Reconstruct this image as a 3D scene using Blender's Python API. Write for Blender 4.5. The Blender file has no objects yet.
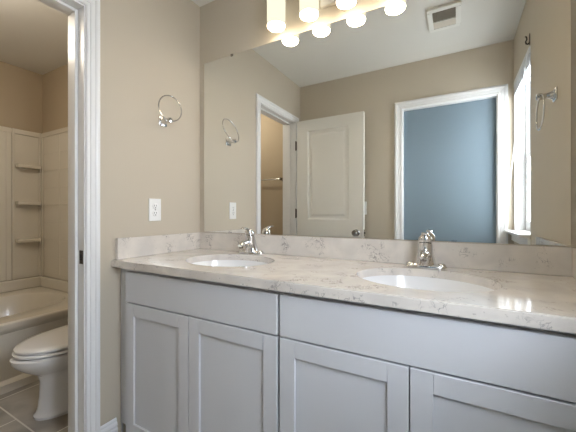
import bpy, bmesh, math, random
from mathutils import Vector, Matrix
random.seed(4)
C = bpy.context.scene.collection
S = bpy.context.scene
PI = math.pi

# ------------------------------------------------------------------ camera
cam = bpy.data.cameras.new('camera'); camo = bpy.data.objects.new('camera', cam); C.objects.link(camo)
cam.sensor_width = 36; cam.lens = 305.35/576*36; cam.shift_y = -2.65/576; cam.clip_start = 0.01
camo.location = (1.4424, -1.4343, 1.1198)
camo.rotation_euler = (math.radians(90), 0, math.radians(29.056))
S.camera = camo
# ------------------------------------------------------------------ world, lights, exposure
S.view_settings.view_transform = 'Standard'; S.view_settings.look = 'None'
S.view_settings.gamma = 1; S.view_settings.use_curve_mapping = False
S.view_settings.exposure = 0.68
w = bpy.data.worlds.new('World'); S.world = w; w.use_nodes = True
bgn = w.node_tree.nodes['Background']; bgn.inputs[0].default_value = (0.93, 0.97, 1.0, 1); bgn.inputs[1].default_value = 6.8

def area(name, loc, rot, sx, sy, power, col):
    l = bpy.data.lights.new(name, 'AREA'); l.shape = 'RECTANGLE'; l.size = sx; l.size_y = sy; l.energy = power; l.color = col
    o = bpy.data.objects.new(name, l); C.objects.link(o); o.location = loc; o.rotation_euler = rot
    return o
# daylight entering through the window in the right wall (stands outside the glass)
wd = area('window_daylight', (2.45, -1.62, 2.0), (0, PI/2, 0), 1.1, 0.9, 36, (0.70, 0.80, 1.0))
wd.rotation_euler = (Vector((0.05, -0.62, 0.45))-wd.location).to_track_quat('-Z', 'Y').to_euler()
# added unseen point light that brightens the bathtub room; it has no fixture
pl = bpy.data.lights.new('tub_room_fill', 'POINT'); pl.energy = 7.5; pl.color = (1.0, .90, .76); pl.shadow_soft_size = .09
plo = bpy.data.objects.new('tub_room_fill', pl); C.objects.link(plo); plo.location = (-.75, -1.02, 2.22)

# ------------------------------------------------------------------ materials
def mat(name, col, rough=0.5, metal=0.0, coat=0.0, spec=0.5):
    m = bpy.data.materials.new(name); m.use_nodes = True
    b = m.node_tree.nodes['Principled BSDF']
    b.inputs['Base Color'].default_value = (*col, 1); b.inputs['Roughness'].default_value = rough
    b.inputs['Metallic'].default_value = metal; b.inputs['Coat Weight'].default_value = coat
    b.inputs['Specular IOR Level'].default_value = spec
    return m
def N(m, t, **k):
    n = m.node_tree.nodes.new(t)
    for a, v in k.items(): setattr(n, a, v)
    return n
def L(m, a, b): m.node_tree.links.new(a, b)
def tint_bump(m, col, scale, amt, bump=0.0, bscale=None, detail=3):
    """small colour variation + fine bump, in object space"""
    b = m.node_tree.nodes['Principled BSDF']
    tc = N(m, 'ShaderNodeTexCoord'); n = N(m, 'ShaderNodeTexNoise'); n.inputs['Scale'].default_value = scale; n.inputs['Detail'].default_value = detail
    L(m, tc.outputs['Object'], n.inputs['Vector'])
    r = N(m, 'ShaderNodeValToRGB'); r.color_ramp.elements[0].position = .3; r.color_ramp.elements[1].position = .7
    r.color_ramp.elements[0].color = (*[c*(1-amt) for c in col], 1); r.color_ramp.elements[1].color = (*[min(1, c*(1+amt)) for c in col], 1)
    L(m, n.outputs['Fac'], r.inputs['Fac']); L(m, r.outputs['Color'], b.inputs['Base Color'])
    if bump:
        n2 = N(m, 'ShaderNodeTexNoise'); n2.inputs['Scale'].default_value = bscale or scale*10; n2.inputs['Detail'].default_value = 2
        L(m, tc.outputs['Object'], n2.inputs['Vector'])
        bp = N(m, 'ShaderNodeBump'); bp.inputs['Strength'].default_value = bump; bp.inputs['Distance'].default_value = .002
        L(m, n2.outputs['Fac'], bp.inputs['Height']); L(m, bp.outputs['Normal'], b.inputs['Normal'])
    return m
def srgb(r, g, b):
    f = lambda c: ((c/255+.055)/1.055)**2.4 if c > 10 else c/255/12.92
    return (f(r), f(g), f(b))

WALLC = srgb(198, 188, 171)
M = {}
M['wall'] = tint_bump(mat('greige_wall_paint', WALLC, .62, spec=.35), WALLC, 1.3, .012, .12, 170)
M['tubwall'] = tint_bump(mat('tan_wall_paint', srgb(186, 170, 146), .65, spec=.3), srgb(186, 170, 146), 1.3, .012, .12, 170)
M['ceil'] = tint_bump(mat('ceiling_paint', srgb(226, 224, 218), .8, spec=.2), srgb(226, 224, 218), 2, .01, .2, 120)
M['trim'] = tint_bump(mat('white_trim_paint', srgb(236, 236, 236), .32), srgb(236, 236, 236), 3, .008)
M['door'] = tint_bump(mat('door_paint', srgb(232, 230, 224), .38), srgb(232, 230, 224), 3, .01)
M['cab'] = tint_bump(mat('cabinet_paint', srgb(214, 215, 218), .35), srgb(214, 215, 218), 2, .01)
M['cabin'] = mat('cabinet_inside', srgb(120, 120, 122), .6)
M['porc'] = mat('white_porcelain', srgb(238, 238, 238), .08, coat=.5)
M['tub'] = tint_bump(mat('tub_acrylic', srgb(224, 217, 203), .22, coat=.2), srgb(224, 217, 203), 2, .01)
M['chrome'] = mat('polished_chrome', (.70, .70, .70), .10, 1.0)
M['nickel'] = mat('satin_nickel', (.30, .28, .26), .2, 1.0)
M['bronze'] = mat('dark_bronze', (.10, .085, .07), .3, 1.0)
M['mirror'] = mat('mirror_silver', (.90, .915, .90), .0, 1.0)
M['medge'] = mat('mirror_edge', srgb(110, 116, 108), .25, .4)
M['plate'] = mat('white_plastic', srgb(240, 240, 238), .3)
M['dark'] = mat('dark_slot', (.02, .02, .02), .6)
M['panel'] = mat('blue_grey_panel', srgb(129, 145, 157), .9, spec=.0)
M['blind'] = mat('blind_white', srgb(232, 236, 240), .4)
M['caulk'] = mat('caulk', srgb(205, 200, 190), .6)
M['drainm'] = mat('drain_chrome', (.75, .75, .75), .15, 1.0)
M['grilled'] = mat('grille_grey', srgb(150, 142, 130), .6)
M['fanw'] = mat('fan_cover_white', srgb(232, 230, 224), .5)
M['fix'] = mat('brushed_nickel_fixture', (.78, .74, .68), .35, .7)
M['lens'] = mat('fan_lens', srgb(214, 204, 190), .4)

# quartz: cream base, soft grey clouding, scattered darker flecks and broken veins
def quartz():
    m = mat('cream_quartz', (.8, .78, .74), .10, coat=.3)
    b = m.node_tree.nodes['Principled BSDF']
    tc = N(m, 'ShaderNodeTexCoord')
    def noise(sc, det, dist=0):
        n = N(m, 'ShaderNodeTexNoise'); n.inputs['Scale'].default_value = sc; n.inputs['Detail'].default_value = det
        n.inputs['Distortion'].default_value = dist; L(m, tc.outputs['Object'], n.inputs['Vector']); return n.outputs['Fac']
    def ramp(f, p0, p1, a, c):
        r = N(m, 'ShaderNodeValToRGB'); r.color_ramp.elements[0].position = p0; r.color_ramp.elements[1].position = p1
        r.color_ramp.elements[0].color = (a, a, a, 1); r.color_ramp.elements[1].color = (c, c, c, 1); L(m, f, r.inputs['Fac']); return r.outputs['Color']
    def mul(a, c):
        x = N(m, 'ShaderNodeMath', operation='MULTIPLY'); L(m, a, x.inputs[0])
        if isinstance(c, float): x.inputs[1].default_value = c
        else: L(m, c, x.inputs[1])
        return x.outputs[0]
    # veins: thin band of a distorted noise around .5
    vn = noise(38, 5, 1.0)
    s = N(m, 'ShaderNodeMath', operation='SUBTRACT'); L(m, vn, s.inputs[0]); s.inputs[1].default_value = .5
    a = N(m, 'ShaderNodeMath', operation='ABSOLUTE'); L(m, s.outputs[0], a.inputs[0])
    vein = ramp(a.outputs[0], .0, .034, 1, 0)
    mask = ramp(noise(13, 4), .55, .62, 0, 1)
    v = mul(mul(vein, mask), .72)
    fleck = mul(ramp(noise(95, 2), .70, .76, 0, 1), .45)
    cloud = ramp(noise(9, 5, .6), .35, .68, 0, 1)
    def mix(f, A, B):
        x = N(m, 'ShaderNodeMix', data_type='RGBA'); L(m, f, x.inputs['Factor'])
        for sock, val in ((x.inputs[6], A), (x.inputs[7], B)):
            if isinstance(val, tuple): sock.default_value = (*val, 1)
            else: L(m, val, sock)
        return x.outputs[2]
    c = mix(cloud, srgb(226, 219, 210), srgb(210, 204, 197))
    c = mix(fleck, c, srgb(150, 140, 132))
    c = mix(v, c, srgb(104, 98, 98))
    L(m, c, b.inputs['Base Color'])
    return m
M['quartz'] = quartz()

# floor tile
def tiles():
    m = mat('grey_floor_tile', (.3, .3, .3), .3)
    b = m.node_tree.nodes['Principled BSDF']
    tc = N(m, 'ShaderNodeTexCoord'); mp = N(m, 'ShaderNodeMapping'); L(m, tc.outputs['Object'], mp.inputs['Vector'])
    mp.inputs['Location'].default_value = (.045, .09, 0)
    br = N(m, 'ShaderNodeTexBrick'); L(m, mp.outputs['Vector'], br.inputs['Vector'])
    br.offset = .5; br.inputs['Scale'].default_value = 1; br.inputs['Brick Width'].default_value = .61; br.inputs['Row Height'].default_value = .305
    br.inputs['Mortar Size'].default_value = .004
    br.inputs['Mortar'].default_value = (*srgb(226, 222, 214), 1)
    n = N(m, 'ShaderNodeTexNoise'); n.inputs['Scale'].default_value = 5; n.inputs['Detail'].default_value = 7; n.inputs['Distortion'].default_value = .8
    L(m, mp.outputs['Vector'], n.inputs['Vector'])
    for k, off in (('Color1', 0), ('Color2', 10)):
        r = N(m, 'ShaderNodeValToRGB'); r.color_ramp.elements[0].position = .3; r.color_ramp.elements[1].position = .7
        r.color_ramp.elements[0].color = (*srgb(132+off, 126+off, 118+off), 1); r.color_ramp.elements[1].color = (*srgb(176+off, 170+off, 160+off), 1)
        L(m, n.outputs['Fac'], r.inputs['Fac']); L(m, r.outputs['Color'], br.inputs[k])
    L(m, br.outputs['Color'], b.inputs['Base Color'])
    return m
M['tile'] = tiles()

def emis(name, col, st):
    m = bpy.data.materials.new(name); m.use_nodes = True; m.node_tree.nodes.clear()
    e = N(m, 'ShaderNodeEmission'); e.inputs[0].default_value = (*col, 1); e.inputs[1].default_value = st
    o = N(m, 'ShaderNodeOutputMaterial'); L(m, e.outputs[0], o.inputs[0]); return m
M['shade'] = emis('frosted_shade_glow', (1.0, .91, .68), .74)
M['shadeb'] = emis('shade_diffuser_glow', (1.0, .82, .59), 28.0)
g = bpy.data.materials.new('window_glass'); g.use_nodes = True; g.node_tree.nodes.clear()
t_ = N(g, 'ShaderNodeBsdfTransparent'); gl = N(g, 'ShaderNodeBsdfGlossy'); gl.inputs['Roughness'].default_value = .02
mx = N(g, 'ShaderNodeMixShader'); mx.inputs[0].default_value = .06; L(g, t_.outputs[0], mx.inputs[1]); L(g, gl.outputs[0], mx.inputs[2])
oo = N(g, 'ShaderNodeOutputMaterial'); L(g, mx.outputs[0], oo.inputs[0]); M['glass'] = g

# ------------------------------------------------------------------ helpers
def BM(): return bmesh.new()
def box(bm, x0, x1, y0, y1, z0, z1, bev=0, seg=2, mi=0):
    r = bmesh.ops.create_cube(bm, size=1)
    vs = r['verts']
    for v in vs:
        v.co = Vector(((x0+x1)/2+v.co.x*(x1-x0), (y0+y1)/2+v.co.y*(y1-y0), (z0+z1)/2+v.co.z*(z1-z0)))
    fs = set(f for v in vs for f in v.link_faces)
    for f in fs: f.material_index = mi
    if bev:
        es = list(set(e for v in vs for e in v.link_edges))
        bmesh.ops.bevel(bm, geom=es, offset=bev, segments=seg, profile=.5, affect='EDGES')
    return bm
def loft(bm, rings, cap0=True, cap1=True, mi=0):
    """rings: lists of Vectors of equal length"""
    R = [[bm.verts.new(p) for p in r] for r in rings]
    n = len(R[0])
    for a, b in zip(R, R[1:]):
        for i in range(n):
            f = bm.faces.new((a[i], a[(i+1) % n], b[(i+1) % n], b[i])); f.smooth = True; f.material_index = mi
    if cap0: bm.faces.new(R[0][::-1]).material_index = mi
    if cap1: bm.faces.new(R[-1]).material_index = mi
    return bm
def lathe(bm, prof, c=(0, 0, 0), axis='z', n=32, cap=True, sx=1, sy=1):
    """prof: (radius, height)"""
    c = Vector(c); rings = []
    for r, h in prof:
        ring = []
        for i in range(n):
            t = 2*PI*i/n; a, b = r*math.cos(t)*sx, r*math.sin(t)*sy
            v = {'z': Vector((a, b, h)), 'x': Vector((h, a, b)), 'y': Vector((b, h, a))}[axis]
            ring.append(c+v)
        rings.append(ring)
    return loft(bm, rings, cap, cap)
def tube(bm, pts, rad, n=12, closed=False, cap=True):
    pts = [Vector(p) for p in pts]; rings = []
    m = len(pts); rad = rad if isinstance(rad, (list, tuple)) else [rad]*m
    prev = None
    for i, p in enumerate(pts):
        if closed: d = pts[(i+1) % m]-pts[i-1]
        else: d = pts[min(i+1, m-1)]-pts[max(i-1, 0)]
        d.normalize()
        if prev is None:
            u = d.cross(Vector((0, 0, 1))) if abs(d.z) < .9 else d.cross(Vector((1, 0, 0)))
        else: u = prev-d*prev.dot(d)
        u.normalize(); v = d.cross(u); prev = u
        rings.append([p+rad[i]*(math.cos(2*PI*k/n)*u+math.sin(2*PI*k/n)*v) for k in range(n)])
    if closed:
        rings.append(rings[0]); loft(bm, rings, False, False); bmesh.ops.remove_doubles(bm, verts=bm.verts, dist=1e-6)
    else: loft(bm, rings, cap, cap)
    return bm
def prism(bm, pts, a, b, axis):
    """polygon pts (2D) extruded from a to b along axis; 2D order: x:(y,z) y:(x,z) z:(x,y)"""
    def P(p, h): return {'x': Vector((h, p[0], p[1])), 'y': Vector((p[0], h, p[1])), 'z': Vector((p[0], p[1], h))}[axis]
    A = [bm.verts.new(P(p, a)) for p in pts]; B = [bm.verts.new(P(p, b)) for p in pts]
    n = len(pts)
    for i in range(n): bm.faces.new((A[i], A[(i+1) % n], B[(i+1) % n], B[i]))
    bm.faces.new(A[::-1]); bm.faces.new(B)
    return bm
def obj(name, bm, m, parent=None, loc=None, smooth=False):
    bmesh.ops.recalc_face_normals(bm, faces=bm.faces)
    me = bpy.data.meshes.new(name); bm.to_mesh(me); bm.free()
    for x in (m if isinstance(m, list) else [m]): me.materials.append(x)
    o = bpy.data.objects.new(name, me); C.objects.link(o)
    if smooth:
        for p in me.polygons: p.use_smooth = True
        try: me.set_sharp_from_angle(angle=math.radians(38))
        except Exception: pass
    if parent is not None:
        o.parent = parent
        mw = Matrix.Translation(Vector(origin(parent)))
        o.matrix_parent_inverse = mw.inverted()
    if loc is not None: o.location = loc
    return o
def origin(o):
    return o.location.copy() if o.parent is None else Vector((0, 0, 0))
def thing(name, label, cat, loc=(0, 0, 0), group=None):
    o = bpy.data.objects.new(name, None); C.objects.link(o); o.empty_display_size = .05
    o.location = loc; o['label'] = label; o['category'] = cat
    if group: o['group'] = group
    return o
def tag(o, label, cat, group=None):
    o['label'] = label; o['category'] = cat
    if group: o['group'] = group
    return o
def struct(name, bm, m, parent=None, label=None, smooth=False):
    o = obj(name, bm, m, parent, smooth=smooth)
    if parent is None:
        o['kind'] = 'structure'
    if label: o['label'] = label
    return o

# ------------------------------------------------------------------ constants
H = 2.44; W = 1.814; D = -1.434; TX = -2.02; TY = -1.55; WT = .135
D1a, D1b, DZ = -1.315, -.693, 2.035        # doorway in the left wall
O2a, O2b = 1.02, 1.707                     # doorway in the front wall
WY0, WY1, WZ0, WZ1 = -1.41, -.82, .975, 2.105   # window opening
YC = -0.024                                # tub room end wall plane

# ------------------------------------------------------------------ shell
bm = BM(); box(bm, TX-.1, W+.1, -1.8, .1, -.06, 0); struct('floor', bm, M['tile'], label='grey tile floor with pale grout')
bm = BM(); box(bm, 0-WT/2, W+.12, -1.8, .1, H, H+.06); struct('ceiling', bm, M['ceil'], label='smooth off-white ceiling over the vanity')
bm = BM(); box(bm, TX-.12, 0-WT/2, -1.8, .1, H, H+.06); struct('ceiling', bm, M['ceil'], label='ceiling over the bathtub room')
bm = BM(); box(bm, 0, W, 0, .1, 0, H); struct('wall_back', bm, M['wall'], label='greige wall behind the mirror')
bm = BM(); box(bm, TX, -WT, YC, .1, 0, H); struct('wall_tub_end', bm, M['tubwall'], label='tan wall at the end of the bathtub')
bm = BM(); box(bm, TX-.1, TX, TY-.1, .1, 0, H); struct('wall_tub_side', bm, M['tubwall'], label='tan wall along the bathtub')
bm = BM(); box(bm, TX, -WT, TY-.1, TY, 0, H); struct('wall_towel_bar', bm, M['tubwall'], label='tan wall carrying the towel bar')
def wall_open(axis, c0, c1, a0, a1, oa0, oa1, oz0, oz1):
    bm = BM()
    parts = [(a0, oa0, 0, H), (oa1, a1, 0, H), (oa0, oa1, oz1, H)]
    if oz0 > 0: parts.append((oa0, oa1, 0, oz0))
    for p in parts:
        if axis == 'x': box(bm, c0, c1, p[0], p[1], p[2], p[3])
        else: box(bm, p[0], p[1], c0, c1, p[2], p[3])
    return bm
struct('wall_left', wall_open('x', -WT, 0, TY-.1, .1, D1a-.015, D1b+.015, 0, DZ+.015), M['wall'], label='greige wall with outlet, towel ring and doorway')
struct('wall_front', wall_open('y', D-.115, D, 0, W+.1, O2a-.015, O2b+.015, 0, DZ+.015), M['wall'], label='greige wall with the blue-grey doorway seen in the mirror')
struct('wall_right', wall_open('x', W, W+.12, D, .1, WY0, WY1, WZ0, WZ1), M['wall'], label='greige wall with the window')

# casing: mitred three-sided moulding
CP = [(0, 0), (0, .008), (.003, .011), (.011, .0115), (.0125, .0075), (.017, .0075), (.019, .0115), (.036, .0135), (.038, .0165), (.043, .0185), (.049, .0185), (.052, .015), (.0545, .015), (.058, .013), (.058, 0)]
def casing(axis, plane, sgn, a0, a1, zt, rev=.005, sc=1.0, stop=None):
    bm = BM(); rows = []
    for u, t in CP:
        u = u*sc+rev; h = plane+sgn*t
        pts = [(a0-u, 0), (a0-u, zt+u), (a1+u, zt+u), (a1+u, 0)]
        rows.append([bm.verts.new(Vector((h, a, z)) if axis == 'x' else Vector((a, h, z))) for a, z in pts])
    for r, s in zip(rows, rows[1:]):
        for i in range(3): bm.faces.new((r[i], r[i+1], s[i+1], s[i]))
    return bm
def jamb(axis, c0, c1, a0, a1, zt, sp, sw=.035):
    bm = BM()
    e = .015
    B = (lambda a, b, c, d, z0, z1, **k: box(bm, c, d, a, b, z0, z1, **k)) if axis == 'x' else (lambda a, b, c, d, z0, z1, **k: box(bm, a, b, c, d, z0, z1, **k))
    B(a0-e, a0, c0, c1, 0, zt); B(a1, a1+e, c0, c1, 0, zt); B(a0-e, a1+e, c0, c1, zt, zt+e)
    # door stop
    B(a0, a0+.012, sp-sw/2, sp+sw/2, 0, zt, bev=.002); B(a1-.012, a1, sp-sw/2, sp+sw/2, 0, zt, bev=.002); B(a0+.012, a1-.012, sp-sw/2, sp+sw/2, zt-.012, zt, bev=.002)
    return bm
struct('trim_1', casing('x', 0, 1, D1a, D1b, DZ), M['trim'], label='white moulded casing round the bathtub doorway')
struct('trim_2', casing('x', -WT, -1, D1a, D1b, DZ), M['trim'])
jm = struct('trim_3', jamb('x', -WT, 0, D1a, D1b, DZ, -.068), M['trim'], label='white door jamb of the bathtub doorway')
struct('trim_4', casing('y', D, 1, O2a, O2b, DZ, sc=1.15), M['trim'], label='white moulded casing round the blue-grey doorway')
struct('trim_5', jamb('y', D-.115, D, O2a, O2b, DZ, D-.085, .03), M['trim'], label='white jamb of the blue-grey doorway')
# strike plate and hinges on the jamb
sp = BM(); box(sp, -.034, -.006, D1b-.0025, D1b, .895, .955, bev=.001); 
st = obj('strike_plate', sp, M['bronze'], jm)
sp = BM(); box(sp, -.026, -.014, D1b-.0035, D1b-.0025, .912, .938); obj('latch_hole', sp, M['dark'], st)

# baseboards
BP = [(0, 0), (.015, 0), (.015, .088), (.0115, .092), (.0115, .098), (.0135, .104), (.0105, .114), (.006, .119), (.006, .127), (.003, .133), (0, .135)]
def base(name, axis, plane, sgn, a, b):
    bm = BM(); prism(bm, [(plane+sgn*u, z) for u, z in BP], a, b, axis)
    return struct(name, bm, M['trim'], label='white moulded baseboard')
# axis is the running direction; for 'y' the 2D pts are (x,z); for 'x' they are (y,z)
base('baseboard_left', 'y', 0, 1, D1b+.064, -.548)
base('baseboard_left_rear', 'y', 0, 1, D, D1a-.064)
base('baseboard_front', 'x', D, 1, .015, O2a-.079)
base('baseboard_right', 'y', W, -1, D, -.548)
base('baseboard_tub_room', 'y', -WT, -1, D1b+.064, YC)
base('baseboard_tub_room_end', 'x', YC, -1, -1.01, -WT-.015)
base('baseboard_towel_bar', 'x', TY, 1, -1.01, -WT)

# ------------------------------------------------------------------ blue-grey panel added to fill the doorway, not a door
bm = BM(); box(bm, O2a-.0, O2b+.0, D-.068, D-.045, .004, DZ-.001)
dp = struct('doorway_panel', bm, M['panel'], label='flat blue-grey panel filling the doorway seen in the mirror')

# ------------------------------------------------------------------ window
wt = struct('window_1', (lambda b: (box(b, W+.07, W+.115, WY0, WY0+.035, WZ0+.02, WZ1), box(b, W+.07, W+.115, WY1-.035, WY1, WZ0+.02, WZ1),
     box(b, W+.07, W+.115, WY0+.035, WY1-.035, WZ1-.035, WZ1), box(b, W+.07, W+.115, WY0+.035, WY1-.035, WZ0+.02, WZ0+.055)) and b)(BM()), M['trim'],
     label='white framed sash window in the right wall, seen in the mirror')
def sash(x0, z0, z1, nm):
    b = BM(); y0, y1 = WY0+.036, WY1-.036; f = .032
    box(b, x0, x0+.022, y0, y0+f, z0, z1, bev=.002); box(b, x0, x0+.022, y1-f, y1, z0, z1, bev=.002)
    box(b, x0, x0+.022, y0+f, y1-f, z0, z0+f, bev=.002); box(b, x0, x0+.022, y0+f, y1-f, z1-f, z1, bev=.002)
    o = obj('sash', b, M['trim'], wt)
    b = BM(); box(b, x0+.009, x0+.013, y0+f, y1-f, z0+f, z1-f); obj('pane', b, M['glass'], o)
sash(W+.066, WZ0+.056, 1.545, 'l'); sash(W+.090, 1.515, WZ1-.036, 'u')
b = BM()
box(b, W+.001, W+.070, WY0, WY0+.006, WZ0+.02, WZ1); box(b, W+.001, W+.070, WY1-.006, WY1, WZ0+.02, WZ1); box(b, W+.001, W+.070, WY0+.006, WY1-.006, WZ1-.001, WZ1+.0)
obj('jamb_lining', b, M['trim'], wt)
b = BM(); box(b, W+.001, W+.07, WY0, WY1, WZ0, WZ0+.02); box(b, W-.060, W+.001, WY0-.02, WY1+.0, WZ0, WZ0+.02, bev=.004)
obj('window_sill', b, M['trim'], wt)
b = BM(); box(b, W-.016, W, WY0-.01, WY1+.01, WZ0-.058, WZ0-.001, bev=.003); obj('sill_apron', b, M['trim'], wt)

# ------------------------------------------------------------------ open panelled door
LX0, LX1, LY0, LY1 = .046, .713, -1.305, -1.270
dr = bpy.data.objects.new('door_1', None); C.objects.link(dr); dr.location = (LX0, LY1, 0); dr['kind'] = 'structure'
dr['label'] = 'white two-panel door standing open, seen in the mirror'
def door_leaf():
    bm = BM(); z0, z1 = .012, 2.028
    pans = [(LX0+.115, LX1-.135, 1.06, 1.925), (LX0+.115, LX1-.135, .24, .90)]
    # stiles and rails
    px0, px1 = pans[0][0], pans[0][1]
    box(bm, LX0, px0, LY0, LY1, z0, z1); box(bm, px1, LX1, LY0, LY1, z0, z1)
    for a, c in ((z0, .24), (.90, 1.06), (1.925, z1)): box(bm, px0, px1, LY0, LY1, a, c)
    for x0, x1, a, c in pans:
        for f, s in ((LY1, -1), (LY0, 1)):
            # moulded recess: sunk sloping bead then raised field
            steps = [(0, 0), (.006, .002), (.012, .008), (.022, .010), (.034, .010), (.052, .003), (.056, .003)]
            rows = [[bm.verts.new(Vector(p)) for p in ((x0+u, f+s*d, a+u), (x1-u, f+s*d, a+u), (x1-u, f+s*d, c-u), (x0+u, f+s*d, c-u))] for u, d in steps]
            for r, q in zip(rows, rows[1:]):
                for i in range(4): bm.faces.new((r[i], r[(i+1) % 4], q[(i+1) % 4], q[i]))
            bm.faces.new(rows[-1])
    return bm
obj('leaf', door_leaf(), M['door'], dr)
for z in (.25, 1.12, 1.79):
    b = BM(); lathe(b, [(0.0005, z-.048), (.004, z-.046), (.0065, z-.044), (.0065, z+.044), (.004, z+.046), (.0005, z+.048)], (LX0-.009, LY1+.004, 0), n=14)
    box(b, LX0-.009, LX0, LY1-.03, LY1+.001, z-.042, z+.042)
    obj('hinge', b, M['bronze'], dr, smooth=True)
for s, f in ((1, LY1), (-1, LY0)):
    b = BM(); kp = [(.031, 0), (.031, .004), (.027, .009), (.013, .012), (.011, .03), (.014, .036), (.025, .043), (.0285, .052), (.026, .062), (.016, .067), (.0005, .068)]
    lathe(b, [(r, s*h) for r, h in kp], (LX1-.065, f, .945), 'y', 28); obj('knob', b, M['nickel'], dr, smooth=True)
b = BM(); box(b, LX1, LX1+.0015, LY0+.006, LY1-.006, .915, .975); box(b, LX1+.0015, LX1+.011, LY0+.012, LY1-.012, .937, .953, bev=.002); obj('latch', b, M['nickel'], dr)

# ------------------------------------------------------------------ vanity cabinets
CF = -.531      # face-frame plane
FF = -.556      # door/drawer front plane
CZ = .866       # underside of the counter
def shaker(bm, x0, x1, z0, z1, fw=.056):
    y0, y1 = FF, CF-.001
    box(bm, x0, x0+fw, y0, y1, z0, z1, bev=.0012, seg=1); box(bm, x1-fw, x1, y0, y1, z0, z1, bev=.0012, seg=1)
    box(bm, x0+fw, x1-fw, y0, y1, z0, z0+fw, bev=.0012, seg=1); box(bm, x0+fw, x1-fw, y0, y1, z1-fw, z1, bev=.0012, seg=1)
    box(bm, x0+fw-.004, x1-fw+.004, y0+.009, y1-.002, z0+fw-.004, z1-fw+.004)
def cabinet(x0, x1, dx0, dx1, split, label, filler=None):
    t = thing('vanity_cabinet', label, 'cabinet', ((x0+x1)/2, -.27, 0), 'vanity cabinets')
    b = BM()
    box(b, x0, x0+.018, CF+.018, -.004, .10, CZ); box(b, x1-.018, x1, CF+.018, -.004, .10, CZ)
    box(b, x0+.018, x1-.018, CF+.018, -.004, .10, .118); box(b, x0+.018, x1-.018, -.012, -.004, .118, CZ)
    box(b, x0, dx0+.02, CF, CF+.018, .10, CZ); box(b, dx1-.02, x1, CF, CF+.018, .10, CZ)
    box(b, dx0+.02, dx1-.02, CF, CF+.018, .825, CZ); box(b, dx0+.02, dx1-.02, CF, CF+.018, .69, .73); box(b, dx0+.02, dx1-.02, CF, CF+.018, .10, .13)
    box(b, split-.02, split+.02, CF, CF+.018, .13, .69)
    obj('body', b, M['cab'], t)
    b = BM(); box(b, x0, x1, -.47, -.455, 0, .10); obj('toe_kick', b, M['cab'], t)
    b = BM(); box(b, dx0, dx1, FF, CF-.001, .7095, .848, bev=.0015, seg=1); obj('drawer_front', b, M['cab'], t)
    for a, c in ((dx0, split-.0018), (split+.0018, dx1)):
        b = BM(); shaker(b, a, c, .095, .7035); obj('door', b, M['cab'], t)
    return t
cabinet(.047, .9165, .088, .912, .4955, 'white shaker vanity cabinet below the left sink, beside the greige wall')
cabinet(.9175, W-.012, .922, 1.745, 1.3285, 'white shaker vanity cabinet below the right sink')
b = BM(); box(b, .002, .046, CF+.006, CF+.016, .10, CZ)
box(b, .002, .012, CF+.006, CF+.012, 0, .10)
tag(obj('filler_strip', b, M['cab']), 'narrow white filler strip closing the gap between wall and left vanity cabinet', 'filler')

# ------------------------------------------------------------------ countertop with two oval cut-outs
SX = (.489, 1.337); SYC = -.292; SA, SB = .225, .180
def counter():
    bm = BM(); z0, z1 = .868, .898; x0, x1, y0, y1 = .002, W-.002, -.5735, -.003
    mid = (x0+x1)/2; n = 64
    for i, (a, c) in enumerate(((x0, mid), (mid, x1))):
        cx = SX[i]; tops = {}
        for z in (z1, z0):
            inner, outer = [], []
            for k in range(n):
                t = 2*PI*k/n; ct, st_ = math.cos(t), math.sin(t)
                inner.append(bm.verts.new((cx+SA*ct, SYC+SB*st_, z)))
                # ray to rectangle
                sx = ((c-cx)/ct if ct > 1e-9 else (a-cx)/ct if ct < -1e-9 else 1e9); sy = ((y1-SYC)/st_ if st_ > 1e-9 else (y0-SYC)/st_ if st_ < -1e-9 else 1e9)
                s = min(sx, sy); outer.append([cx+s*ct, SYC+s*st_])
            for corner in ((a, y0), (a, y1), (c, y0), (c, y1)):   # snap nearest sample to the corner
                j = min(range(n), key=lambda k: (outer[k][0]-corner[0])**2+(outer[k][1]-corner[1])**2); outer[j] = list(corner)
            outer = [bm.verts.new((p[0], p[1], z)) for p in outer]
            for k in range(n): bm.faces.new((inner[k], inner[(k+1) % n], outer[(k+1) % n], outer[k]))
            tops[z] = (inner, outer)
        for k in range(n):
            A, B_ = tops[z1][0], tops[z0][0]; bm.faces.new((A[k], A[(k+1) % n], B_[(k+1) % n], B_[k]))
            A, B_ = tops[z1][1], tops[z0][1]
            p, q = A[k].co, A[(k+1) % n].co
            seam = mid
            if abs(p.x-seam) < 1e-5 and abs(q.x-seam) < 1e-5: continue
            bm.faces.new((A[k], A[(k+1) % n], B_[(k+1) % n], B_[k]))
    bmesh.ops.remove_doubles(bm, verts=bm.verts, dist=1e-5)
    es = [e for e in bm.edges if all(abs(v.co.y-y0) < 1e-4 for v in e.verts) and abs(e.verts[0].co.z-e.verts[1].co.z) < 1e-5]
    bmesh.ops.bevel(bm, geom=es, offset=.003, segments=2, affect='EDGES')
    return bm
ct = thing('countertop', 'long cream quartz vanity countertop with flecked veins and two oval cut-outs', 'countertop', (W/2, -.29, .868))
obj('slab', counter(), M['quartz'], ct)
b = BM(); box(b, .0225, W-.0225, -.021, -.003, .8985, 1.0, bev=.0015); obj('backsplash', b, M['quartz'], ct)
b = BM(); box(b, .002, .022, -.553, -.003, .8985, 1.0, bev=.0015); obj('side_splash', b, M['quartz'], ct)
b = BM(); box(b, W-.022, W-.002, -.553, -.003, .8985, 1.0, bev=.0015); obj('side_splash', b, M['quartz'], ct)

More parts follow.
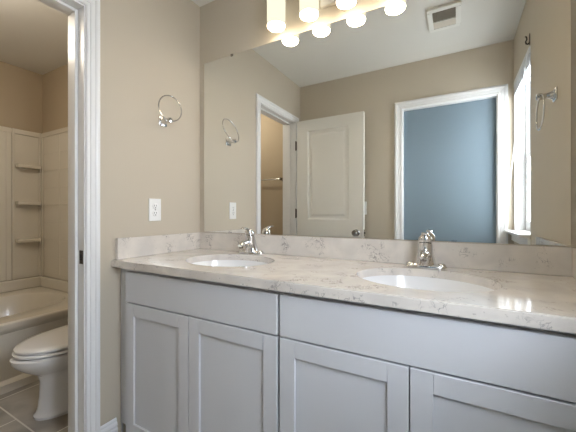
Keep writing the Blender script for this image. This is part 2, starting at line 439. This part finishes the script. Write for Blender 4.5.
# sinks
def sink(cx, label, first):
    t = thing('undermount_sink', label, 'sink', (cx, SYC, .868), 'oval undermount sinks')
    b = BM(); rings = []
    prof = [(1.10, .8675), (1.0, .8675), (.985, .855), (.95, .83), (.86, .79), (.70, .757), (.45, .742), (.2, .738), (.10, .737)]
    n = 64
    for s, z in prof: rings.append([Vector((cx+SA*s*math.cos(2*PI*k/n), SYC+SB*s*math.sin(2*PI*k/n), z)) for k in range(n)])
    out = [(.12, .725), (.5, .729), (.76, .745), (.93, .78), (1.03, .83), (1.06, .855), (1.10, .8575), (1.10, .8675)]
    for s, z in out: rings.append([Vector((cx+SA*s*math.cos(2*PI*k/n), SYC+SB*s*math.sin(2*PI*k/n), z)) for k in range(n)])
    loft(b, rings, False, False); bmesh.ops.remove_doubles(b, verts=b.verts, dist=1e-6)
    obj('basin', b, M['porc'], t, smooth=True)
    b = BM(); lathe(b, [(.0005, .728), (.031, .7395), (.033, .7405), (.030, .7425), (.024, .7415), (.022, .739), (.0005, .739)], (cx, SYC, 0), n=28)
    d = obj('drain', b, M['drainm'], t, smooth=True)
    b = BM(); lathe(b, [(.0005, .7392), (.018, .741), (.019, .7445), (.014, .747), (.0005, .748)], (cx, SYC, 0), n=24); obj('stopper', b, M['drainm'], d, smooth=True)
    b = BM(); lathe(b, [(.011, 0), (.011, .002), (.007, .0025), (.0065, .0005), (.0005, .0005)], (cx, SYC-SB*.955, .83), 'y', n=18); obj('overflow', b, M['drainm'], t, smooth=True)
sink(SX[0], 'white oval undermount sink nearest the greige outlet wall', True)
sink(SX[1], 'white oval undermount sink at the right end of the countertop', False)

# faucets
def ell(cx, cy, z, a, bb, n=32, tilt=0, p=2.0):
    r = []
    for k in range(n):
        t = 2*PI*k/n; c, s = math.cos(t), math.sin(t)
        x = a*math.copysign(abs(c)**(2/p), c); y = bb*math.copysign(abs(s)**(2/p), s)
        r.append(Vector((cx+x, cy+y, z+tilt*y)))
    return r
def faucet(label):
    t = thing('faucet', label, 'faucet', (0, 0, 0), 'chrome single lever faucets')
    # deck plate with raised round ends
    b = BM()
    loft(b, [ell(0, 0, .0, .080, .027, p=2.6), ell(0, 0, .006, .081, .028, p=2.6), ell(0, 0, .012, .077, .025, p=2.6), ell(0, 0, .017, .066, .019, p=2.4), ell(0, 0, .019, .04, .012, p=2.2)])
    for s in (-1, 1):
        lathe(b, [(.019, .004), (.019, .012), (.016, .018), (.009, .0215), (.0005, .0225)], (s*.058, 0, 0), n=22)
    obj('base_plate', b, M['chrome'], t, smooth=True)
    # body rising and leaning forward
    b = BM()
    loft(b, [ell(0, .004, .012, .043, .034), ell(0, .005, .020, .037, .035), ell(0, .004, .036, .034, .034), ell(0, .0, .052, .0295, .032, tilt=-.1), ell(0, -.003, .066, .0285, .030, tilt=-.1),
             ell(0, -.007, .080, .028, .028, tilt=-.2), ell(0, -.012, .096, .0275, .025, tilt=-.3), ell(0, -.013, .1, .022, .021, tilt=-.3)])
    obj('body', b, M['chrome'], t, smooth=True)
    # spout: tapered, drooping forward, flattened
    b = BM(); path = [(-.006, .048, .021, .018), (-.03, .058, .021, .0175), (-.050, .062, .0195, .0155), (-.072, .062, .0175, .0135), (-.090, .057, .0155, .012), (-.100, .052, .0125, .009)]
    rings = []
    for i, (y, z, a, h) in enumerate(path):
        y2, z2 = path[min(i+1, 5)][:2]; y1, z1 = path[max(i-1, 0)][:2]; d = Vector((0, y2-y1, z2-z1)).normalized(); u = Vector((1, 0, 0)); v = d.cross(u)
        rings.append([Vector((0, y, z))+a*math.cos(2*PI*k/24)*u+h*math.sin(2*PI*k/24)*v for k in range(24)])
    loft(b, rings); sp_ = obj('spout', b, M['chrome'], t, smooth=True)
    b = BM(); lathe(b, [(.0005, .038), (.0095, .038), (.0105, .040), (.0105, .054)], (0, -.088, 0), n=20); obj('aerator', b, M['nickel'], sp_, smooth=True)
    # lever: domed cap sweeping up and forward
    b = BM()
    loft(b, [ell(0, -.013, .1005, .0255, .025, tilt=-.3), ell(0, -.014, .110, .0270, .0255, tilt=-.3), ell(0, -.015, .122, .025, .024, tilt=-.25), ell(0, -.016, .132, .017, .017, tilt=-.2), ell(0, -.016, .136, .004, .004)])
    path = [(0, -.010, .120, .010, .010), (0, -.028, .133, .012, .007), (0, -.045, .1405, .0125, .0055), (.002, -.062, .144, .013, .005), (.003, -.078, .1435, .012, .0045), (.003, -.086, .142, .007, .003)]
    rings = []
    for i, (x, y, z, a, h) in enumerate(path):
        q1 = path[min(i+1, 5)]; q0 = path[max(i-1, 0)]; d = Vector((0, q1[1]-q0[1], q1[2]-q0[2])).normalized(); u = Vector((1, 0, 0)); v = d.cross(u)
        rings.append([Vector((x, y, z))+a*math.cos(2*PI*k/20)*u+h*math.sin(2*PI*k/20)*v for k in range(20)])
    loft(b, rings); obj('lever', b, M['chrome'], t, smooth=True)
    return t
def copy_tree(o, parent=None):
    c = o.copy(); C.objects.link(c)
    if parent: c.parent = parent
    for ch in list(o.children): copy_tree(ch, c)
    return c
f1 = faucet('chrome single-lever faucet behind the left sink'); f2 = copy_tree(f1)
f2['label'] = 'chrome single-lever faucet behind the right sink'
f1.location = (.455, -.072, .8985); f1.rotation_euler = (0, 0, 0); f2.location = (1.328, -.072, .8985)

# ------------------------------------------------------------------ mirror
mt = thing('wall_mirror', 'large frameless rectangular mirror above the double sinks', 'mirror', (.917, -.003, 1.0035))
b = BM(); box(b, .0421, 1.7923, -.0045, -.0005, 1.0035, 2.0642); obj('backing', b, M['medge'], mt)
b = BM(); v = [b.verts.new(p) for p in ((.0421, -.005, 1.0035), (1.7923, -.005, 1.0035), (1.7923, -.005, 2.0642), (.0421, -.005, 2.0642))]; b.faces.new(v)
r = bmesh.ops.extrude_face_region(b, geom=b.faces[:]); 
for e in r['geom']:
    if isinstance(e, bmesh.types.BMVert): e.co.y = -.0046
obj('mirror_glass', b, M['mirror'], mt)
for x, z in ((.25, 1.0035), (1.43, 1.0035), (.265, 2.0642), (1.54, 2.0642)):
    s = 1 if z > 1.5 else -1
    b = BM()
    if s > 0: box(b, x-.008, x+.008, -.0075, -.0005, z+.0004, z+.006); box(b, x-.008, x+.008, -.0075, -.0053, z-.007, z+.0004)
    else: box(b, x-.01, x+.01, -.0085, -.0053, z-.0003, z+.006)
    obj('clip', b, M['chrome'] if s < 0 else M['nickel'], mt)

# ------------------------------------------------------------------ vanity light
LXs = (.621, .809, .997, 1.185); LYc = -.082
vl = thing('vanity_light', 'four-light metal vanity fixture with white cylinder glass shades above the mirror', 'light fixture', (.903, 0, 2.2))
b = BM(); box(b, .842, .964, -.024, -.0005, 2.150, 2.272, bev=.004); obj('backplate', b, M['fix'], vl)
b = BM(); tube(b, [(.60, -.045, 2.262), (1.206, -.045, 2.262)], .009, 14); box(b, .88, .926, -.045, -.024, 2.252, 2.270, bev=.002); obj('crossbar', b, M['fix'], vl, smooth=True)
for x in LXs:
    b = BM(); tube(b, [(x, -.045, 2.262), (x, LYc, 2.262)], .008, 12); lathe(b, [(.018, 2.236), (.026, 2.24), (.026, 2.256), (.012, 2.264)], (x, LYc, 0), n=24)
    obj('arm', b, M['fix'], vl, smooth=True)
    b = BM(); R_ = .046
    lathe(b, [(.020, 2.2365), (.042, 2.236), (.048, 2.228), (.0475, 2.12), (R_+.0005, 2.094), (.0455, 2.089)], (x, LYc, 0), n=40, cap=False)
    sh = obj('shade', b, M['shade'], vl, smooth=True)
    b = BM(); lathe(b, [(.0455, 2.089), (.043, 2.083), (.037, 2.0785), (.025, 2.076), (.0005, 2.0755)], (x, LYc, 0), n=40, cap=False); obj('diffuser', b, M['shadeb'], sh, smooth=True)

# ------------------------------------------------------------------ outlet, switch
def outlet(x, y, z):
    t = thing('wall_outlet', 'white duplex outlet on the greige wall below the towel ring', 'outlet', (x, y, z))
    b = BM(); box(b, x, x+.006, y-.037, y+.037, z-.0605, z+.0605, bev=.0025); obj('cover_plate', b, M['plate'], t)
    for s in (-1, 1):
        zc = z+s*.0195
        b = BM(); lathe(b, [(.0172, .006), (.0172, .0082), (.0155, .0088), (.0005, .0088)], (x, y, zc), 'x', 28, sx=.95); rc = obj('receptacle', b, M['plate'], t, smooth=True)
        b = BM(); box(b, x+.0086, x+.0093, y-.0075, y-.0052, zc-.001, zc+.008); box(b, x+.0086, x+.0093, y+.0052, y+.0075, zc-.001, zc+.008)
        lathe(b, [(.0028, .0086), (.0028, .0093), (.0005, .0093)], (x, y, zc-.0085), 'x', 12); obj('slots', b, M['dark'], rc)
    b = BM(); lathe(b, [(.0032, .006), (.003, .0072), (.0005, .0076)], (x, y, z), 'x', 12); obj('screw', b, M['nickel'], t)
outlet(0, -.334, 1.139)
t = thing('light_switch', 'white rocker light switch beside the open door edge, seen in the mirror', 'switch', (.662, D, 1.17))
b = BM(); box(b, .625, .699, D, D+.006, 1.109, 1.231, bev=.0025); obj('cover_plate', b, M['plate'], t)
b = BM(); box(b, .645, .679, D+.006, D+.010, 1.137, 1.203, bev=.002); obj('rocker', b, M['plate'], t)

# ------------------------------------------------------------------ towel rings
def towel_ring(wx, s, up, yc, label, offs=(0, 0)):
    t = thing('towel_ring', label, 'towel ring', (wx, yc, 1.632), 'chrome towel rings')
    z = 1.632
    b = BM(); box(b, min(wx, wx+s*.008), max(wx, wx+s*.008), yc-.026, yc+.026, z-.026, z+.026, bev=.003, seg=3)
    box(b, min(wx+s*.008, wx+s*.013), max(wx+s*.008, wx+s*.013), yc-.019, yc+.019, z-.019, z+.019, bev=.002); obj('mount_plate', b, M['chrome'], t, smooth=True)
    b = BM(); lathe(b, [(.0185, s*.012), (.015, s*.02), (.0115, s*.033), (.011, s*.045), (.0145, s*.050), (.0155, s*.060), (.0125, s*.068), (.0005, s*.070)], (wx, yc, z), 'x', 24); obj('post', b, M['chrome'], t, smooth=True)
    b = BM(); R_ = .077 if s > 0 else .072; cz = z+up*(R_-.004)
    oy, ox = offs
    pts = []
    for k in range(56):
        a = 2*PI*k/56; zz = cz+R_*math.sin(a); fr = (zz-z)*up/(2*R_)
        pts.append((wx+s*((.060 if s > 0 else .053)+ox*fr), yc+oy*fr+R_*math.cos(a), zz))
    tube(b, pts, .0034, 10, closed=True); obj('ring', b, M['chrome'], t, smooth=True)
towel_ring(0, 1, 1, -.284, 'chrome towel ring flipped upward on the greige wall above the outlet', (.04, -.035))
towel_ring(W, -1, -1, -.286, 'chrome towel ring hanging down beside the window, seen in the mirror', (-.02, 0))

# towel bar in the tub room
t = thing('towel_bar', 'chrome towel bar on the tan wall, seen in the mirror through the doorway', 'towel bar', (-.56, TY, 1.50))
b = BM(); tube(b, [(-.86, TY+.062, 1.50), (-.265, TY+.062, 1.50)], .008, 12); obj('bar', b, M['chrome'], t, smooth=True)
for x in (-.86, -.265):
    b = BM(); lathe(b, [(.026, 0), (.026, .006), (.02, .011), (.011, .018), (.011, .05), (.015, .054), (.015, .07), (.0005, .073)], (x, TY, 1.50), 'y', 24); obj('mount', b, M['nickel'], t, smooth=True)

# ------------------------------------------------------------------ blinds and bracket
t = thing('window_blind', 'white slatted blind raised to the top of the window, seen in the mirror', 'blind', (W-.03, -1.11, 2.03))
BY0, BY1 = -1.398, -.832
b = BM(); box(b, W-.005, W+.035, BY0, BY1, 2.062, 2.104, bev=.003); obj('headrail', b, M['blind'], t)
b = BM()
for k in range(7): box(b, W-.003, W+.030, BY0+.006, BY1-.006, 2.055-k*.006, 2.0575-k*.006)
obj('slats', b, M['blind'], t)
b = BM(); box(b, W-.004, W+.031, BY0+.006, BY1-.006, 1.998, 2.016, bev=.003); obj('bottom_rail', b, M['blind'], t)
b = BM(); tube(b, [(W-.010, BY1-.03, 2.07), (W-.016, BY1-.06, 2.0), (W-.05, -1.385, 1.19)], [.003, .0035, .0045], 8); obj('wand', b, M['blind'], t, smooth=True)
for y in (-.98, -1.26):
    b = BM(); box(b, W-.0075, W-.0055, y-.002, y+.002, 2.0, 2.07); obj('cord', b, M['blind'], t)
t = thing('bracket_hook', 'small dark metal hook bracket above the blind, seen in the mirror', 'hook', (W, -.837, 2.14))
b = BM(); box(b, W-.004, W, -.846, -.828, 2.115, 2.175, bev=.001); obj('plate', b, M['bronze'], t)
b = BM(); tube(b, [(W-.003, -.837, 2.125), (W-.010, -.837, 2.117), (W-.018, -.837, 2.122), (W-.020, -.837, 2.135), (W-.014, -.837, 2.146), (W-.016, -.837, 2.16), (W-.022, -.837, 2.166)], .004, 8); obj('hook', b, M['bronze'], t, smooth=True)

# ------------------------------------------------------------------ ceiling exhaust fan cover
t = thing('exhaust_fan', 'square white ceiling fan cover with grey grille, seen in the mirror', 'ceiling fan vent', (1.365, -.87, H))
x0, x1, y0, y1 = 1.266, 1.462, -1.005, -.735
b = BM()
box(b, x0, x1, y0, y0+.035, H-.02, H-.0005, bev=.004); box(b, x0, x1, y1-.035, y1, H-.02, H-.0005, bev=.004)
box(b, x0, x0+.03, y0+.035, y1-.035, H-.02, H-.0005); box(b, x1-.03, x1, y0+.035, y1-.035, H-.02, H-.0005)
box(b, x0+.03, x1-.03, -.893, -.887, H-.02, H-.0005)
obj('frame', b, M['fanw'], t)
b = BM(); box(b, x0+.03, x1-.03, -.887, y1-.035, H-.006, H-.003); 
for k in range(11): box(b, x0+.032, x1-.032, -.883+k*.0105, -.8785+k*.0105, H-.016, H-.006)
obj('grille', b, M['grilled'], t)
b = BM(); box(b, x0+.03, x1-.03, y0+.035, -.893, H-.016, H-.004, bev=.002); obj('light_lens', b, M['lens'], t)

# ------------------------------------------------------------------ bathtub
AX = -1.015      # apron face
tt = thing('bathtub', 'off-white alcove bathtub behind the toilet', 'bathtub', ((TX+AX)/2, (TY+YC)/2, 0))
def tub():
    bm = BM(); n = 96; zr = .435
    cx, cy = -1.535, (TY+YC)/2; hx, hy = .335, (YC-TY)/2-.085
    def sup(a, bb, z, p=3.2, oy=0):
        r = []
        for k in range(n):
            t = 2*PI*k/n; c, s = math.cos(t), math.sin(t)
            r.append(Vector((cx+a*math.copysign(abs(c)**(2/p), c), cy+oy+bb*math.copysign(abs(s)**(2/p), s), z)))
        return r
    def rect(x0, x1, y0, y1, z):
        r = []
        for k in range(n):
            t = 2*PI*k/n; c, s = math.cos(t), math.sin(t)
            sx = (x1-cx)/c if c > 1e-9 else (x0-cx)/c if c < -1e-9 else 1e9
            sy = (y1-cy)/s if s > 1e-9 else (y0-cy)/s if s < -1e-9 else 1e9
            m = min(sx, sy); r.append([cx+m*c, cy+m*s])
        for q in ((x0, y0), (x0, y1), (x1, y0), (x1, y1)):
            j = min(range(n), key=lambda k: (r[k][0]-q[0])**2+(r[k][1]-q[1])**2); r[j] = list(q)
        return [Vector((p[0], p[1], z)) for p in r]
    X0, X1, Y0, Y1 = TX+.004, AX, TY+.004, YC-.004
    rings = [rect(X0, X1-.004, Y0, Y1, 0.0), rect(X0, X1-.004, Y0, Y1, .05), rect(X0, X1-.03, Y0, Y1, .07), rect(X0, X1-.03, Y0, Y1, .36), rect(X0, X1-.006, Y0, Y1, .385), rect(X0, X1, Y0, Y1, .40),
             rect(X0, X1-.001, Y0, Y1, zr-.010), rect(X0, X1-.012, Y0, Y1, zr), sup(hx+.015, hy+.02, zr), sup(hx, hy, zr-.006), sup(hx-.012, hy-.015, zr-.03), sup(hx-.045, hy-.06, .25, 3), sup(hx-.075, hy-.13, .12, 2.8), sup(hx-.11, hy-.19, .085, 2.6), sup(.02, .04, .08, 2)]
    loft(bm, rings, False, True)
    return bm
obj('tub_shell', tub(), M['tub'], tt, smooth=True)
b = BM()  # raised flange against the walls
box(b, TX+.004, TX+.045, TY+.004, YC-.004, .4355, .53, bev=.01); box(b, TX+.045, AX-.02, YC-.04, YC-.004, .4355, .53, bev=.01)
obj('flange', b, M['tub'], tt)
b = BM(); lathe(b, [(.0005, .0865), (.03, .087), (.033, .089), (.03, .0915), (.0005, .091)], (-1.535, -.36, 0), n=24); obj('drain', b, M['drainm'], tt, smooth=True)

# tub surround
ts = thing('tub_surround', 'off-white tile-pattern shower surround with corner shelves above the bathtub', 'shower surround', (TX, YC, .531))
Z0, Z1 = .533, 1.875
b = BM()     # long panel with raised tile field
def tilefield(bm, axis, face, s, a0, a1, z0, z1, na, nz):
    g_ = .0035
    for i in range(na):
        for k in range(nz):
            aa, ab = a0+(a1-a0)*i/na+g_/2, a0+(a1-a0)*(i+1)/na-g_/2; za, zb = z0+(z1-z0)*k/nz+g_/2, z0+(z1-z0)*(k+1)/nz-g_/2
            if axis == 'x': box(bm, min(face, face+s*.003), max(face, face+s*.003), aa, ab, za, zb, bev=.001, seg=1)
            else: box(bm, aa, ab, min(face, face+s*.003), max(face, face+s*.003), za, zb, bev=.001, seg=1)
box(b, TX+.001, TX+.018, TY+.004, -.262, Z0, Z1, bev=.004)
box(b, TX+.018, TX+.026, TY+.02, -.262, Z1-.045, Z1-.004, bev=.003); box(b, TX+.018, TX+.026, -.302, -.264, Z0, Z1-.045, bev=.003)
tilefield(b, 'x', TX+.018, 1, TY+.03, -.306, Z0+.03, Z1-.05, 5, 8)
obj('long_panel', b, M['tub'], ts)
b = BM()     # recessed shelf column
box(b, TX+.001, TX+.010, -.261, YC-.002, Z0, Z1, bev=.002)
box(b, TX+.010, TX+.026, -.2605, -.243, Z0, Z1, bev=.003); box(b, TX+.010, TX+.030, -.062, YC-.024, Z0, Z1, bev=.003)
box(b, TX+.010, TX+.026, -.243, -.062, Z1-.045, Z1-.002, bev=.003)
obj('shelf_column', b, M['tub'], ts)
for z in (.885, 1.222, 1.556):
    b = BM(); box(b, TX+.010, TX+.085, -.238, -.068, z-.028, z+.006, bev=.008, seg=3); obj('shelf', b, M['tub'], ts)
b = BM()
box(b, TX+.0315, AX-.002, YC-.018, YC-.001, Z0, Z1, bev=.004); box(b, TX+.034, AX-.02, YC-.026, YC-.018, Z1-.045, Z1-.004, bev=.003); box(b, TX+.034, TX+.060, YC-.028, YC-.018, Z0, Z1-.045, bev=.003)
box(b, AX-.05, AX-.004, YC-.026, YC-.018, Z0, Z1-.045, bev=.003)
tilefield(b, 'y', YC-.018, -1, TX+.07, AX-.055, Z0+.03, Z1-.05, 3, 8)
obj('end_panel', b, M['tub'], ts)
b = BM(); box(b, TX+.02, AX-.002, TY+.001, TY+.018, Z0, Z1, bev=.004); tilefield(b, 'y', TY+.018, 1, TX+.07, AX-.055, Z0+.03, Z1-.05, 3, 8)
obj('end_panel', b, M['tub'], ts)

# ------------------------------------------------------------------ toilet
TC = -.56
to = thing('toilet', 'white elongated toilet with closed lid beside the bathtub', 'toilet', (TC, -.40, 0))
def egg(front, back, hw, z, n=64, tip=1.0, pitch=0):
    z = z*.93
    cy = back+(front-back)*.42; r = []
    for k in range(n):
        t = 2*PI*k/n; c, s = math.cos(t), math.sin(t)
        if s < 0: y = cy+(cy-front)*s; x = hw*math.copysign(abs(c)**(.96), c)
        else: y = cy+(back-cy)*math.copysign(abs(s)**.75, s); x = hw*math.copysign(abs(c)**.75, c)
        r.append(Vector((TC+x, y, z+pitch*(y-cy))))
    return r
b = BM()
loft(b, [egg(-.655, -.14, .122, .001), egg(-.658, -.14, .124, .018), egg(-.648, -.14, .118, .028), egg(-.640, -.14, .113, .05), egg(-.632, -.14, .108, .12), egg(-.630, -.14, .108, .21), egg(-.640, -.13, .114, .25),
         egg(-.672, -.12, .135, .275), egg(-.710, -.11, .162, .305), egg(-.738, -.10, .183, .335), egg(-.752, -.10, .192, .360), egg(-.755, -.10, .194, .380), egg(-.745, -.10, .186, .389)])
obj('bowl', b, M['porc'], to, smooth=True)
b = BM(); loft(b, [egg(-.730, -.225, .178, .394), egg(-.745, -.222, .188, .399), egg(-.746, -.222, .189, .409), egg(-.740, -.225, .184, .4135)]); obj('seat', b, M['porc'], to, smooth=True)
b = BM(); loft(b, [egg(-.724, -.225, .174, .419), egg(-.740, -.222, .186, .424), egg(-.739, -.222, .185, .433), egg(-.730, -.228, .178, .440), egg(-.70, -.24, .155, .444), egg(-.62, -.27, .10, .447), egg(-.5, -.4, .02, .448)]); obj('lid', b, M['porc'], to, smooth=True)
for s in (-1, 1):
    b = BM(); tube(b, [(TC+s*.075-.02, -.2, .392), (TC+s*.075+.02, -.2, .392)], .011, 12); obj('lid_hinge', b, M['porc'], to, smooth=True)
b = BM(); box(b, TC-.205, TC+.205, -.186, YC-.018, .3625, .735, bev=.022, seg=4); obj('tank', b, M['porc'], to, smooth=True)
b = BM(); box(b, TC-.215, TC+.215, -.196, YC-.012, .737, .770, bev=.012, seg=3); obj('tank_lid', b, M['porc'], to, smooth=True)
b = BM(); lathe(b, [(.012, 0), (.012, -.008), (.0005, -.010)], (TC-.15, -.186, .68), 'y', 16); tube(b, [(TC-.15, -.199, .68), (TC-.09, -.204, .672), (TC-.075, -.204, .67)], .006, 10); obj('flush_lever', b, M['chrome'], to, smooth=True)
for s in (-1, 1):
    b = BM(); lathe(b, [(.014, .018), (.013, .032), (.008, .038), (.0005, .04)], (TC+s*.118, -.40, 0), n=16); obj('bolt_cap', b, M['porc'], to, smooth=True)
